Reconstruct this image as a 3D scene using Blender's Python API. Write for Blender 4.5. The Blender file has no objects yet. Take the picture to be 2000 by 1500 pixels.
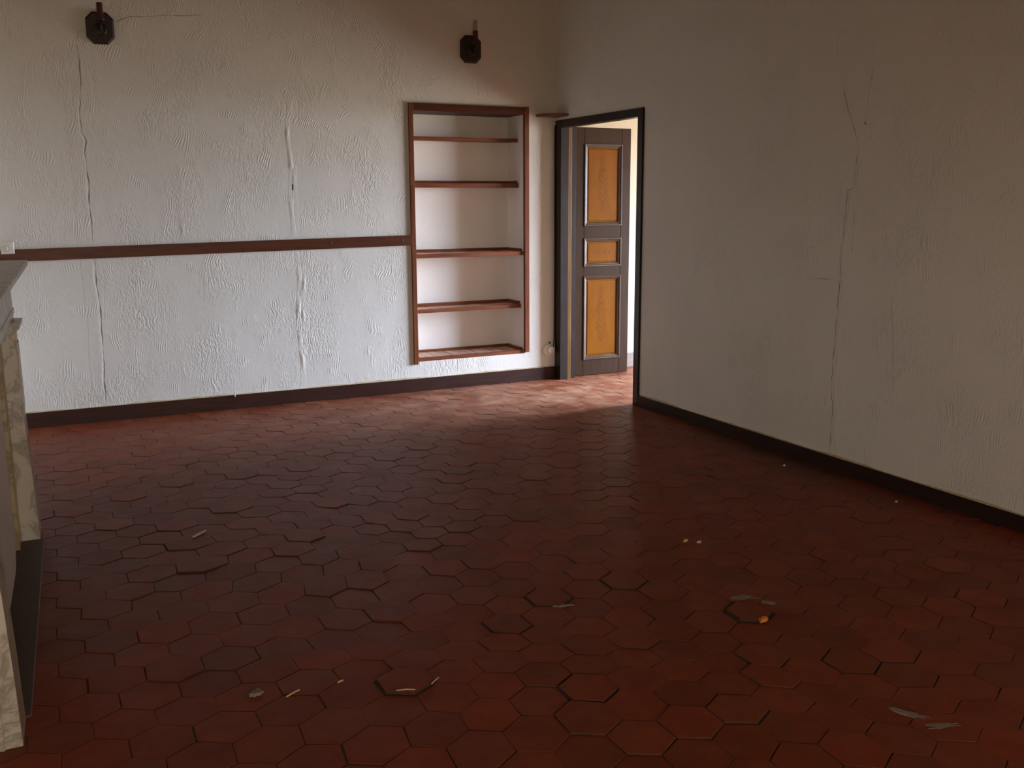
import bpy, bmesh, math, random
from mathutils import Vector, Matrix, noise
random.seed(7)
sc = bpy.context.scene
C = sc.collection
R = math.radians

# ------------------------------------------------------------------ camera, world, exposure
CAM = Vector((-3.9462, -7.1889, 1.5)); YAW, PITCH, ROLL, FPX = -0.4560, 0.1870, -0.0050, 1894.4
fw = Vector((-math.sin(YAW)*math.cos(PITCH), math.cos(YAW)*math.cos(PITCH), -math.sin(PITCH)))
rt0 = Vector((math.cos(YAW), math.sin(YAW), 0)); up0 = rt0.cross(fw)
rt = rt0*math.cos(ROLL) + up0*math.sin(ROLL); up = -rt0*math.sin(ROLL) + up0*math.cos(ROLL)
cam_d = bpy.data.cameras.new('camera'); cam = bpy.data.objects.new('camera', cam_d); C.objects.link(cam)
cam_d.sensor_width = 36; cam_d.lens = 36*FPX/2000; cam_d.clip_start = 0.02; cam_d.clip_end = 200
M = Matrix((rt, up, -fw)).transposed().to_4x4(); M.translation = CAM
cam.matrix_world = M
sc.camera = cam

SKY = 70.0
w = bpy.data.worlds.new('world'); sc.world = w; w.use_nodes = True
nt = w.node_tree; nt.nodes.clear()
wo = nt.nodes.new('ShaderNodeOutputWorld'); bg = nt.nodes.new('ShaderNodeBackground')
tc = nt.nodes.new('ShaderNodeTexCoord'); sp = nt.nodes.new('ShaderNodeSeparateXYZ'); cr = nt.nodes.new('ShaderNodeValToRGB')
mr = nt.nodes.new('ShaderNodeMapRange'); mr.inputs[1].default_value = -1; mr.inputs[2].default_value = 1
nt.links.new(tc.outputs['Generated'], sp.inputs[0]); nt.links.new(sp.outputs[2], mr.inputs[0]); nt.links.new(mr.outputs[0], cr.inputs[0])
cr.color_ramp.elements[0].position = 0.44; cr.color_ramp.elements[0].color = (0.30, 0.29, 0.27, 1)     # hazy ground below the horizon
cr.color_ramp.elements[1].position = 0.53; cr.color_ramp.elements[1].color = (0.775, 0.92, 1.22, 1)     # bright overcast sky
nt.links.new(cr.outputs[0], bg.inputs[0]); bg.inputs[1].default_value = SKY; nt.links.new(bg.outputs[0], wo.inputs[0])

def portal(name, loc, sx, sy, rot):
    l = bpy.data.lights.new(name, 'AREA'); l.shape = 'RECTANGLE'; l.size = sx; l.size_y = sy
    l.cycles.is_portal = True
    o = bpy.data.objects.new(name, l); o.location = loc; o.rotation_euler = rot; C.objects.link(o); return o
# daylight enters by two window openings (sampled through portals): the french window of the next room and one behind the camera
WX, WY0, WY1, WZ1 = 3.10, -2.70, -0.40, 2.15
portal('portal_next_room', (WX+0.28, (WY0+WY1)/2, WZ1/2), WZ1, WY1-WY0, (0, R(90), 0))
RX0, RX1, RZ0, RZ1, RY = -4.05, -3.10, 0.9, 1.95, -9.6
portal('portal_rear', ((RX0+RX1)/2, RY-0.28, (RZ0+RZ1)/2), RX1-RX0, RZ1-RZ0, (R(90), 0, 0))

sc.view_settings.view_transform = 'Standard'; sc.view_settings.look = 'None'
sc.view_settings.gamma = 1; sc.view_settings.use_curve_mapping = False
sc.view_settings.exposure = 0.0
sc.cycles.use_denoising = True
sc.cycles.max_bounces = 14; sc.cycles.diffuse_bounces = 10; sc.cycles.glossy_bounces = 4
sc.cycles.sample_clamp_indirect = 8

# ------------------------------------------------------------------ helpers
def lin(r, g, b):
    f = lambda c: (c/255/12.92) if c <= 10 else ((c/255+0.055)/1.055)**2.4
    return (f(r), f(g), f(b), 1)

def link(name, me, mat=None, parent=None, loc=None):
    o = bpy.data.objects.new(name, me); C.objects.link(o)
    if mat: me.materials.append(mat)
    if parent: o.parent = parent
    if loc: o.location = loc
    return o

def bm_obj(name, bm, mat, parent=None, smooth=False, loc=None):
    bmesh.ops.recalc_face_normals(bm, faces=bm.faces)
    me = bpy.data.meshes.new(name); bm.to_mesh(me); bm.free()
    if smooth:
        for p in me.polygons: p.use_smooth = True
    return link(name, me, mat, parent, loc)

def box(bm, x0, x1, y0, y1, z0, z1, bev=0.0):
    vs = [bm.verts.new((x, y, z)) for x in (x0, x1) for y in (y0, y1) for z in (z0, z1)]
    fs = [(0,1,3,2), (4,6,7,5), (0,4,5,1), (2,3,7,6), (0,2,6,4), (1,5,7,3)]
    faces = [bm.faces.new([vs[i] for i in f]) for f in fs]
    if bev:
        es = list({e for f in faces for e in f.edges})
        bmesh.ops.bevel(bm, geom=es, offset=bev, segments=1, affect='EDGES', profile=0.5)

def box_obj(name, x0, x1, y0, y1, z0, z1, mat, parent=None, bev=0.002):
    bm = bmesh.new(); box(bm, x0, x1, y0, y1, z0, z1, bev); return bm_obj(name, bm, mat, parent)

def prism(bm, pts, axis, a0, a1):
    """Extrude a closed 2D outline along an axis: axis 'y' takes (x,z), 'x' takes (y,z), 'z' takes (x,y)."""
    def P(p, a):
        return {'x': (a, p[0], p[1]), 'y': (p[0], a, p[1]), 'z': (p[0], p[1], a)}[axis]
    A = [bm.verts.new(P(p, a0)) for p in pts]; B = [bm.verts.new(P(p, a1)) for p in pts]
    bm.faces.new(A); bm.faces.new(B[::-1]); n = len(pts)
    for i in range(n): bm.faces.new((A[i], B[i], B[(i+1) % n], A[(i+1) % n]))

def lathe(bm, prof, loc, ax, n=24):
    """Revolve (radius, height) pairs about an axis direction at loc."""
    q = Vector((0,0,1)).rotation_difference(Vector(ax)); L = Vector(loc); rings = []
    for r, h in prof:
        rings.append([bm.verts.new(L + q @ Vector((r*math.cos(2*math.pi*i/n), r*math.sin(2*math.pi*i/n), h))) for i in range(n)])
    for a, b in zip(rings, rings[1:]):
        for i in range(n): bm.faces.new((a[i], a[(i+1) % n], b[(i+1) % n], b[i]))
    bm.faces.new(rings[0][::-1]); bm.faces.new(rings[-1])

def tube(bm, pts, r, n=8):
    pts = [Vector(p) for p in pts]; rings = []
    for i, p in enumerate(pts):
        d = (pts[min(i+1, len(pts)-1)] - pts[max(i-1, 0)]).normalized()
        a = d.orthogonal().normalized(); b = d.cross(a)
        if rings:   # keep the frame from twisting
            ref = (rings[-1][0].co - pts[i-1]); a = (ref - d*ref.dot(d)).normalized(); b = d.cross(a)
        rings.append([bm.verts.new(p + (a*math.cos(2*math.pi*k/n) + b*math.sin(2*math.pi*k/n))*r) for k in range(n)])
    for A, B in zip(rings, rings[1:]):
        for k in range(n): bm.faces.new((A[k], A[(k+1) % n], B[(k+1) % n], B[k]))
    bm.faces.new(rings[0][::-1]); bm.faces.new(rings[-1])

def empty(name, loc, rz=0):
    o = bpy.data.objects.new(name, None); C.objects.link(o); o.location = loc; o.rotation_euler = (0, 0, rz)
    o.empty_display_size = 0.1; return o

def tag(o, label, cat, group=None):
    o['label'] = label; o['category'] = cat
    if group: o['group'] = group
    return o

def struct(o, label=None):
    o['kind'] = 'structure'
    if label: o['label'] = label
    return o

# ------------------------------------------------------------------ materials
class NT:
    def __init__(s, name):
        s.m = bpy.data.materials.new(name); s.m.use_nodes = True; s.t = s.m.node_tree; s.t.nodes.clear()
        s.out = s.n('ShaderNodeOutputMaterial'); s.b = s.n('ShaderNodeBsdfPrincipled'); s.l(s.b.outputs[0], s.out.inputs[0])
    def n(s, typ, **kw):
        x = s.t.nodes.new(typ)
        for k, v in kw.items(): setattr(x, k, v)
        return x
    def l(s, a, b): s.t.links.new(a, b)
    def val(s, sock, v):
        if hasattr(v, 'is_linked') or hasattr(v, 'links'): s.l(v, sock)
        else: sock.default_value = v
    def math(s, op, a, b=0.0, c=0.0, clamp=False):
        x = s.n('ShaderNodeMath', operation=op, use_clamp=clamp)
        for i, v in enumerate((a, b, c)): s.val(x.inputs[i], v)
        return x.outputs[0]
    def noise(s, vec, scale, detail=3, rough=0.5, dist=0.0):
        x = s.n('ShaderNodeTexNoise'); s.val(x.inputs['Vector'], vec)
        x.inputs['Scale'].default_value = scale; x.inputs['Detail'].default_value = detail
        x.inputs['Roughness'].default_value = rough; x.inputs['Distortion'].default_value = dist
        return x
    def mapping(s, vec, scale=(1,1,1), loc=(0,0,0), rot=(0,0,0)):
        x = s.n('ShaderNodeMapping'); s.l(vec, x.inputs[0])
        x.inputs['Scale'].default_value = scale; x.inputs['Location'].default_value = loc; x.inputs['Rotation'].default_value = rot
        return x.outputs[0]
    def ramp(s, fac, stops, interp='LINEAR'):
        x = s.n('ShaderNodeValToRGB'); s.val(x.inputs[0], fac); e = x.color_ramp.elements; x.color_ramp.interpolation = interp
        while len(e) < len(stops): e.new(0.5)
        for k, (p, c) in enumerate(stops):
            e[k].position = p; e[k].color = c if len(c) == 4 else (*c, 1)
        return x.outputs[0]
    def mix(s, fac, a, b, blend='MIX'):
        x = s.n('ShaderNodeMix', data_type='RGBA', blend_type=blend)
        s.val(x.inputs[0], fac); s.val(x.inputs[6], a); s.val(x.inputs[7], b); return x.outputs[2]
    def bump(s, h, dist, strength=1.0, normal=None):
        x = s.n('ShaderNodeBump'); x.inputs['Strength'].default_value = strength; x.inputs['Distance'].default_value = dist
        s.l(h, x.inputs['Height'])
        if normal: s.l(normal, x.inputs['Normal'])
        return x.outputs[0]
    def set(s, color=None, rough=None, normal=None, spec=None, coat=None, coat_r=0.1):
        if color is not None: s.val(s.b.inputs['Base Color'], color)
        if rough is not None: s.val(s.b.inputs['Roughness'], rough)
        if normal is not None: s.l(normal, s.b.inputs['Normal'])
        if spec is not None: s.b.inputs['Specular IOR Level'].default_value = spec
        if coat is not None: s.b.inputs['Coat Weight'].default_value = coat; s.b.inputs['Coat Roughness'].default_value = coat_r
        return s.m
    def pos(s): return s.n('ShaderNodeNewGeometry').outputs['Position']
    def obj(s): return s.n('ShaderNodeTexCoord').outputs['Object']

def mat_plaster(name, colour, relief=1.0, coarse=True):
    k = NT(name); P = k.pos()
    warp = k.noise(P, 3.0, 2); wv = k.n('ShaderNodeVectorMath', operation='SCALE'); wv.inputs['Scale'].default_value = 0.16
    k.l(warp.outputs['Color'], wv.inputs[0])
    av = k.n('ShaderNodeVectorMath', operation='ADD'); k.l(P, av.inputs[0]); k.l(wv.outputs[0], av.inputs[1]); Q = av.outputs[0]
    # short trowelled strokes: noise stretched upright and bent by the warp
    s1 = k.noise(k.mapping(Q, (1, 1, 0.34)), 50, 2, 0.55).outputs[0]
    r1 = k.math('SUBTRACT', 1.0, k.math('MULTIPLY', k.math('ABSOLUTE', k.math('SUBTRACT', s1, 0.5)), 7.0), clamp=True)
    s2 = k.noise(k.mapping(Q, (1, 1, 0.45), (3, 1, 7), (0, R(35), 0)), 48, 2, 0.5).outputs[0]
    r2 = k.math('SUBTRACT', 1.0, k.math('MULTIPLY', k.math('ABSOLUTE', k.math('SUBTRACT', s2, 0.5)), 7.0), clamp=True)
    # patches where the strokes stand out, and combed arcs
    m1 = k.ramp(k.noise(P, 2.6, 3, 0.6).outputs[0], [(0.45, (0.05,)*3), (0.70, (1,)*3)])
    m2 = k.ramp(k.noise(k.mapping(P, loc=(5, 2, 9)), 7.0, 2).outputs[0], [(0.56, (0,)*3), (0.66, (1,)*3)])
    wav = k.n('ShaderNodeTexWave', wave_type='RINGS', rings_direction='SPHERICAL'); k.l(k.mapping(Q, (1, 1, 0.6)), wav.inputs[0])
    wav.inputs['Scale'].default_value = 21; wav.inputs['Distortion'].default_value = 4; wav.inputs['Detail'].default_value = 1.5
    h = k.math('MULTIPLY', k.math('ADD', k.math('MULTIPLY', r1, 0.6), k.math('MULTIPLY', r2, 0.45)), m1)
    h = k.math('ADD', h, k.math('MULTIPLY', k.math('MULTIPLY', wav.outputs[1], m2), 0.5))
    h = k.math('ADD', h, k.math('MULTIPLY', k.noise(P, 150, 2).outputs[0], 0.25))
    if coarse: h = k.math('ADD', h, k.math('MULTIPLY', k.noise(P, 4.5, 3).outputs[0], 1.5))
    nrm = k.bump(h, 0.0042*relief, 1.0)
    c = k.mix(k.ramp(k.noise(P, 1.3, 4, 0.6).outputs[0], [(0.3, (0,)*3), (0.75, (1,)*3)]), colour, tuple(x*0.93 for x in colour[:3])+(1,))
    return k.set(c, 0.85, nrm, spec=0.25)

def mat_wood(name, dark, light, rough=0.4, axis='z', bump=0.0006, coat=None, scale=1.0, spec=None):
    k = NT(name); P = k.obj()
    st = {'x': (1.2, 16, 16), 'y': (16, 1.2, 16), 'z': (16, 16, 1.2)}[axis]
    oi = k.n('ShaderNodeObjectInfo').outputs['Random']
    off = k.n('ShaderNodeCombineXYZ'); k.l(k.math('MULTIPLY', oi, 9.0), off.inputs[0]); k.l(k.math('MULTIPLY', oi, 5.0), off.inputs[2])
    av = k.n('ShaderNodeVectorMath', operation='ADD'); k.l(P, av.inputs[0]); k.l(off.outputs[0], av.inputs[1])
    g = k.noise(k.mapping(av.outputs[0], tuple(v*scale for v in st)), 3.0, 4, 0.6, 0.6).outputs[0]
    c = k.ramp(g, [(0.28, dark), (0.72, light)])
    c = k.mix(0.55, c, k.mix(oi, (0.78,)*3+(1,), (1.15, 1.1, 1.05, 1)), 'MULTIPLY')
    wear = k.noise(P, 9, 4, 0.65).outputs[0]
    rg = k.math('ADD', rough-0.1, k.math('MULTIPLY', wear, 0.22))
    return k.set(c, rg, k.bump(g, bump), spec=spec, coat=coat)

def mat_plain(name, colour, rough=0.5, var=0.12, scale=14, bump=0.0004, spec=0.5, metal=0.0):
    k = NT(name); P = k.obj(); nz = k.noise(P, scale, 3).outputs[0]
    c = k.mix(nz, tuple(x*(1-var) for x in colour[:3])+(1,), tuple(min(1, x*(1+var)) for x in colour[:3])+(1,))
    k.b.inputs['Metallic'].default_value = metal
    return k.set(c, rough, k.bump(nz, bump), spec=spec)

def mat_tile(name, island):
    k = NT(name); P = k.pos()
    rnd = k.n('ShaderNodeNewGeometry').outputs['Random Per Island'] if island else k.n('ShaderNodeObjectInfo').outputs['Random']
    c = k.ramp(rnd, [(0.0, (0.165, 0.027, 0.0055)), (0.25, (0.185, 0.030, 0.0060)), (0.5, (0.198, 0.033, 0.0065)), (0.72, (0.21, 0.033, 0.0060)), (0.9, (0.215, 0.031, 0.0055)), (1.0, (0.245, 0.034, 0.0060))])
    mott = k.noise(P, 11, 4, 0.65).outputs[0]
    c = k.mix(k.ramp(mott, [(0.35, (0,)*3), (0.75, (1,)*3)]), c, k.mix(1.0, c, (0.72, 0.70, 0.72, 1), 'MULTIPLY'))
    # pale dusty wear by the doorway, widened and warmed to paint in the daylight
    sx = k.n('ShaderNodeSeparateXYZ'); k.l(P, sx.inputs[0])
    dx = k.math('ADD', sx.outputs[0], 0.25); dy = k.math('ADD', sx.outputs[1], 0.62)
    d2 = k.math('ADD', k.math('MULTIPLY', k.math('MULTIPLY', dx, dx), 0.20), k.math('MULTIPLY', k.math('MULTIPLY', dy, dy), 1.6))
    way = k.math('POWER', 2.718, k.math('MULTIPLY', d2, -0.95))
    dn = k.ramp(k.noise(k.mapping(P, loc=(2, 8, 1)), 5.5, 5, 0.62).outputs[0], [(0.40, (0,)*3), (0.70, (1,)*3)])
    dust_light = k.math('MULTIPLY', k.math('ADD', k.math('MULTIPLY', way, 0.85), 0.06), k.math('ADD', k.math('MULTIPLY', dn, 0.8), 0.2), clamp=True)
    c = k.mix(dust_light, c, (0.54, 0.31, 0.185, 1))
    # greenish grime gathered along the foot of the right wall
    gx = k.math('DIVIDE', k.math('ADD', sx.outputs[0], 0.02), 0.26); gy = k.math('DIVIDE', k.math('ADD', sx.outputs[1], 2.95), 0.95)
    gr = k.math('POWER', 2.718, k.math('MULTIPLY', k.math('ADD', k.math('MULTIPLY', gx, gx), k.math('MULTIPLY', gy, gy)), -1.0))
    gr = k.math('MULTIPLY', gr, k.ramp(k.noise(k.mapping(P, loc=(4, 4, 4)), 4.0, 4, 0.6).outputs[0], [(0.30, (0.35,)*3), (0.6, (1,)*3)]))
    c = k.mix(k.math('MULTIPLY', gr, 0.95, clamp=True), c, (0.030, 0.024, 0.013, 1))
    fine = k.noise(P, 60, 3).outputs[0]
    rg = k.math('ADD', 0.36, k.math('MULTIPLY', k.noise(P, 7, 3).outputs[0], 0.20))
    rg = k.math('ADD', rg, k.math('MULTIPLY', dust_light, 0.25))
    h = k.math('ADD', k.math('MULTIPLY', mott, 1.0), k.math('MULTIPLY', fine, 0.25))
    return k.set(c, rg, k.bump(h, 0.0013), spec=0.17)

def mat_marble(name, base, vein):
    k = NT(name); P = k.obj()
    n1 = k.noise(P, 5.0, 5, 0.6, 1.2).outputs[0]
    v = k.math('SUBTRACT', 1.0, k.math('MULTIPLY', k.math('ABSOLUTE', k.math('SUBTRACT', n1, 0.5)), 16.0), clamp=True)
    n2 = k.noise(P, 2.2, 4).outputs[0]
    c = k.mix(k.ramp(n2, [(0.35, (0,)*3), (0.7, (1,)*3)]), base, tuple(x*y for x, y in zip(base[:3], (0.80, 0.74, 0.60)))+(1,))
    c = k.mix(k.math('MULTIPLY', v, 0.55), c, vein)
    return k.set(c, 0.32, k.bump(n2, 0.0005), spec=0.5)

def mat_panel(name):
    """Varnished ochre door panel with a dark sprig of leaves printed up its middle (object z is the panel's long way)."""
    k = NT(name); P = k.obj(); s = k.n('ShaderNodeSeparateXYZ'); k.l(P, s.inputs[0])
    g = k.noise(k.mapping(P, (14, 14, 1.0)), 3.0, 4, 0.6, 0.5).outputs[0]
    b = k.noise(P, 6.0, 3).outputs[0]
    c = k.ramp(k.math('ADD', k.math('MULTIPLY', g, 0.5), k.math('MULTIPLY', b, 0.5)), [(0.3, (0.138, 0.043, 0.0020)), (0.7, (0.188, 0.066, 0.0040))])
    at = k.n('ShaderNodeAttribute', attribute_name='sprig', attribute_type='OBJECT').outputs['Vector']   # (half length, half width, upright?)
    a = k.n('ShaderNodeSeparateXYZ'); k.l(at, a.inputs[0])
    lon = k.math('ADD', k.math('MULTIPLY', s.outputs[2], a.outputs[2]), k.math('MULTIPLY', s.outputs[0], k.math('SUBTRACT', 1.0, a.outputs[2])))
    lat = k.math('ABSOLUTE', k.math('ADD', k.math('MULTIPLY', s.outputs[0], a.outputs[2]), k.math('MULTIPLY', s.outputs[2], k.math('SUBTRACT', 1.0, a.outputs[2]))))
    u = k.math('DIVIDE', lon, a.outputs[0]); wv = k.math('SINE', k.math('ADD', k.math('MULTIPLY', lon, 120.0), k.math('MULTIPLY', lat, -150.0)))
    env = k.math('MULTIPLY', k.math('SUBTRACT', 1.0, k.math('MULTIPLY', u, u), clamp=True), k.math('ADD', 0.55, k.math('MULTIPLY', k.math('ABSOLUTE', k.math('SINE', k.math('MULTIPLY', u, 4.7))), 0.45)))
    e = k.math('SUBTRACT', k.math('MULTIPLY', env, a.outputs[1]), lat)
    inside = k.math('MULTIPLY', e, 160.0, clamp=True)
    leaf = k.math('MULTIPLY', inside, k.math('ADD', 0.35, k.math('MULTIPLY', k.math('MULTIPLY', wv, 1.6, clamp=True), 0.65)))
    c = k.mix(k.math('MULTIPLY', k.math('MULTIPLY', leaf, k.ramp(k.noise(P, 45, 3, 0.7).outputs[0], [(0.38, (0.15,)*3), (0.62, (1,)*3)])), 0.5), c, (0.05, 0.022, 0.006, 1))
    return k.set(c, 0.30, k.bump(g, 0.0004), spec=0.13)

PLASTER = mat_plaster('white_textured_plaster', (0.72, 0.69, 0.61, 1), 0.66)
PLASTER_S = mat_plaster('smooth_plaster', (0.76, 0.715, 0.645, 1), 0.25)
NICHE = mat_plaster('niche_plaster', (0.85, 0.80, 0.725, 1), 0.2)
CREAM = mat_plaster('cream_plaster', (0.56, 0.485, 0.35, 1), 0.5)
CEIL = mat_plain('ceiling_wood', (0.30, 0.235, 0.16, 1), 0.9)
CRACK = mat_plain('crack_dirt', (0.26, 0.215, 0.17, 1), 0.95, 0.3, 30)
CRACK_L = mat_plain('hairline_dirt', (0.40, 0.33, 0.255, 1), 0.95, 0.3, 30)
YELLOWED = mat_plain('yellowed_plaster', (0.50, 0.40, 0.235, 1), 0.9, 0.3, 20, 0.002)
MORTAR = mat_plain('mortar_bed', (0.060, 0.026, 0.014, 1), 0.95, 0.35, 22, 0.003)
MORTAR_L = mat_plain('pale_mortar', (0.21, 0.165, 0.125, 1), 0.95, 0.3, 40, 0.004)
TILE = mat_tile('terracotta', False); TILE_F = mat_tile('terracotta_field', True)
W_BASE = mat_wood('baseboard_wood', (0.026, 0.0085, 0.0048), (0.052, 0.017, 0.009), 0.45, 'x', spec=0.22)
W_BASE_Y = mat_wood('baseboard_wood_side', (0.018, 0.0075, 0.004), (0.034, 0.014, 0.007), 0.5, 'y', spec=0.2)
W_RED = mat_wood('red_varnished_wood', (0.105, 0.028, 0.009), (0.23, 0.066, 0.018), 0.40, 'z', spec=0.3)
W_REDX = mat_wood('red_varnished_rail', (0.055, 0.015, 0.006), (0.115, 0.032, 0.011), 0.42, 'x', spec=0.25)
W_SLAT = mat_wood('dusty_slat_wood', (0.46, 0.28, 0.205), (0.62, 0.42, 0.33), 0.65, 'y', spec=0.3)
W_SHELF = mat_wood('shelf_bar_wood', (0.105, 0.030, 0.011), (0.25, 0.072, 0.021), 0.42, 'x', spec=0.3)
W_FRAME = mat_wood('door_frame_paint', (0.013, 0.009, 0.0075), (0.026, 0.017, 0.013), 0.32, 'z', spec=0.32)
W_STOP = mat_wood('ochre_jamb', (0.10, 0.043, 0.007), (0.16, 0.078, 0.016), 0.34, 'z', spec=0.3)
W_LEAF = mat_wood('brown_door_paint', (0.025, 0.0112, 0.0036), (0.038, 0.0175, 0.0058), 0.45, 'z', spec=0.10)
W_MOULD = mat_wood('door_moulding_paint', (0.040, 0.022, 0.012), (0.065, 0.035, 0.018), 0.3, 'z')
PANEL = mat_panel('ochre_panel')
W_DARK = mat_wood('sconce_wood', (0.018, 0.007, 0.004), (0.040, 0.015, 0.009), 0.5, 'z')
W_CORNER = mat_wood('corner_shelf_wood', (0.12, 0.045, 0.018), (0.21, 0.085, 0.032), 0.5, 'x')
SLEEVE = mat_plain('red_candle_sleeve', (0.075, 0.009, 0.006, 1), 0.4, spec=0.3)
GLASSY = mat_plain('cream_candle_tube', (0.36, 0.30, 0.235, 1), 0.5)
WHITE_P = mat_plain('white_plastic', (0.70, 0.66, 0.60, 1), 0.3)
CREAM_P = mat_plain('yellowed_plastic', (0.60, 0.57, 0.47, 1), 0.35)
DARK_M = mat_plain('dark_metal', (0.03, 0.026, 0.022, 1), 0.4, metal=0.6)
CABLE = mat_plain('brown_cable', (0.07, 0.028, 0.018, 1), 0.5)
MARBLE = mat_marble('grey_white_marble', (0.58, 0.53, 0.45, 1), (0.13, 0.10, 0.07, 1))
MARBLE_Y = mat_marble('honey_marble', (0.50, 0.40, 0.22, 1), (0.14, 0.08, 0.03, 1))
HEARTH = mat_plain('hearth_stone', (0.075, 0.042, 0.026, 1), 0.6, 0.3, 8, 0.001)
SOOT = mat_plain('soot_brick', (0.012, 0.011, 0.013, 1), 0.9, 0.3, 12, 0.004)
SCREEN = mat_plain('white_enamel', (0.62, 0.57, 0.54, 1), 0.45)
STRAW = mat_plain('straw', (0.70, 0.46, 0.20, 1), 0.6)
PALE = mat_plain('pale_stick', (0.55, 0.43, 0.34, 1), 0.6)
ORANGE = mat_plain('orange_chip', (0.62, 0.20, 0.02, 1), 0.6)
W_WINDOW = mat_plain('window_paint', (0.55, 0.53, 0.49, 1), 0.5)
k = NT('window_glass'); tr = k.n('ShaderNodeBsdfTransparent'); gl = k.n('ShaderNodeBsdfGlossy'); gl.inputs['Roughness'].default_value = 0.02
mx = k.n('ShaderNodeMixShader'); mx.inputs[0].default_value = 0.05; k.l(tr.outputs[0], mx.inputs[1]); k.l(gl.outputs[0], mx.inputs[2])
k.l(mx.outputs[0], k.out.inputs[0]); GLASS = k.m
k = NT('light_warming_glass'); tr = k.n('ShaderNodeBsdfTransparent'); tr.inputs[0].default_value = (1.0, 0.86, 0.69, 1); k.l(tr.outputs[0], k.out.inputs[0]); GLASS_WARM = k.m  # tint made up to warm the light from behind the camera

# ------------------------------------------------------------------ room shell
H = 3.45
NX0, NX1, NZ0, NZ1, ND = -1.262, -0.300, 0.238, 2.175, 0.30       # niche opening and depth
KW, LX, LY = 0.035, -4.02, -2.489                               # slant of the fireplace wall
def left_x(y, wd=0.0): return LX + wd + KW*(y - LY)
XL = left_x(0, -0.27)
DY0, DY1, DZ = -1.215, -0.098, 2.078                            # clear door opening (y, y, top)
TH = 0.13                                                        # partition thickness
XO, YN, YS, HN = WX, 0.21, -4.2, 2.95                           # next room

def quad(bm, pts): bm.faces.new([bm.verts.new(p) for p in pts])

bm = bmesh.new()
box(bm, XL-0.5, NX0, 0, 0.5, -0.05, H); box(bm, NX1, TH+0.0, 0, 0.5, -0.05, H)
box(bm, NX0, NX1, 0, 0.5, -0.05, NZ0); box(bm, NX0, NX1, 0, 0.5, NZ1+0.02, H)
wall_back = struct(bm_obj('wall_back', bm, PLASTER))
bm = bmesh.new()                                                 # plastered lining of the niche
box(bm, NX0-0.002, NX1+0.002, ND, ND+0.19, NZ0-0.001, NZ1+0.021)
box(bm, NX1-0.004, NX1+0.004, 0.0125, ND+0.01, NZ0, NZ1+0.021); box(bm, NX0-0.004, NX0+0.004, 0.0125, ND+0.01, NZ0, NZ1+0.021)
bm_obj('niche_lining', bm, NICHE, wall_back)

bm = bmesh.new()
box(bm, 0, TH, YS*2.4, DY0-0.064, -0.05, H); box(bm, 0, TH, DY0-0.064, 0.001, DZ+0.060, H)
wall_right = struct(bm_obj('wall_right', bm, PLASTER))

bm = bmesh.new()                                                 # slanting wall behind the fireplace
x0, x1 = left_x(RY-0.3, -0.27), left_x(0.3, -0.27)
prism(bm, [(x0, RY-0.3), (x1, 0.3), (x1-0.4, 0.3), (x0-0.4, RY-0.3)], 'z', -0.05, H)
struct(bm_obj('wall_left', bm, PLASTER_S))
bm = bmesh.new()
box(bm, -5.2, RX0, RY-0.3, RY, -0.05, H); box(bm, RX1, TH, RY-0.3, RY, -0.05, H)
box(bm, RX0, RX1, RY-0.3, RY, -0.05, RZ0); box(bm, RX0, RX1, RY-0.3, RY, RZ1, H)
struct(bm_obj('wall_rear', bm, PLASTER_S))
struct(box_obj('ceiling', -5.2, TH, RY-0.3, 0.5, H, H+0.15, CEIL))

# next room, seen through the doorway
bm = bmesh.new(); box(bm, TH, XO+0.3, YN, YN+0.29, -0.05, HN)
wall_north = struct(bm_obj('wall_north', bm, CREAM))
bm = bmesh.new()
box(bm, XO, XO+0.3, WY1, YN, -0.05, HN); box(bm, XO, XO+0.3, YS-0.2, WY0, -0.05, HN); box(bm, XO, XO+0.3, WY0, WY1, WZ1, HN)
struct(bm_obj('wall_east', bm, CREAM))
struct(box_obj('wall_south', TH, XO, YS-0.2, YS, -0.05, HN, CREAM))
bm = bmesh.new()                                                 # cream face of the partition towards the next room
box(bm, TH, TH+0.008, YS, DY0-0.064, -0.02, HN); box(bm, TH, TH+0.008, DY0-0.064, -0.02, DZ+0.06, HN); box(bm, TH, TH+0.008, -0.03, YN, -0.02, HN)
struct(bm_obj('wall_west', bm, CREAM))
bm = bmesh.new(); box(bm, TH, XO+0.3, YS-0.2, YN+0.29, HN, HN+0.15)
c2 = struct(bm_obj('ceiling', bm, CEIL))
struct(box_obj('baseboard_north', TH+0.01, XO, YN-0.016, YN, 0.0, 0.128, mat_wood('grey_baseboard', (0.16, 0.11, 0.08), (0.22, 0.16, 0.12), 0.5, 'x')))

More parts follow.
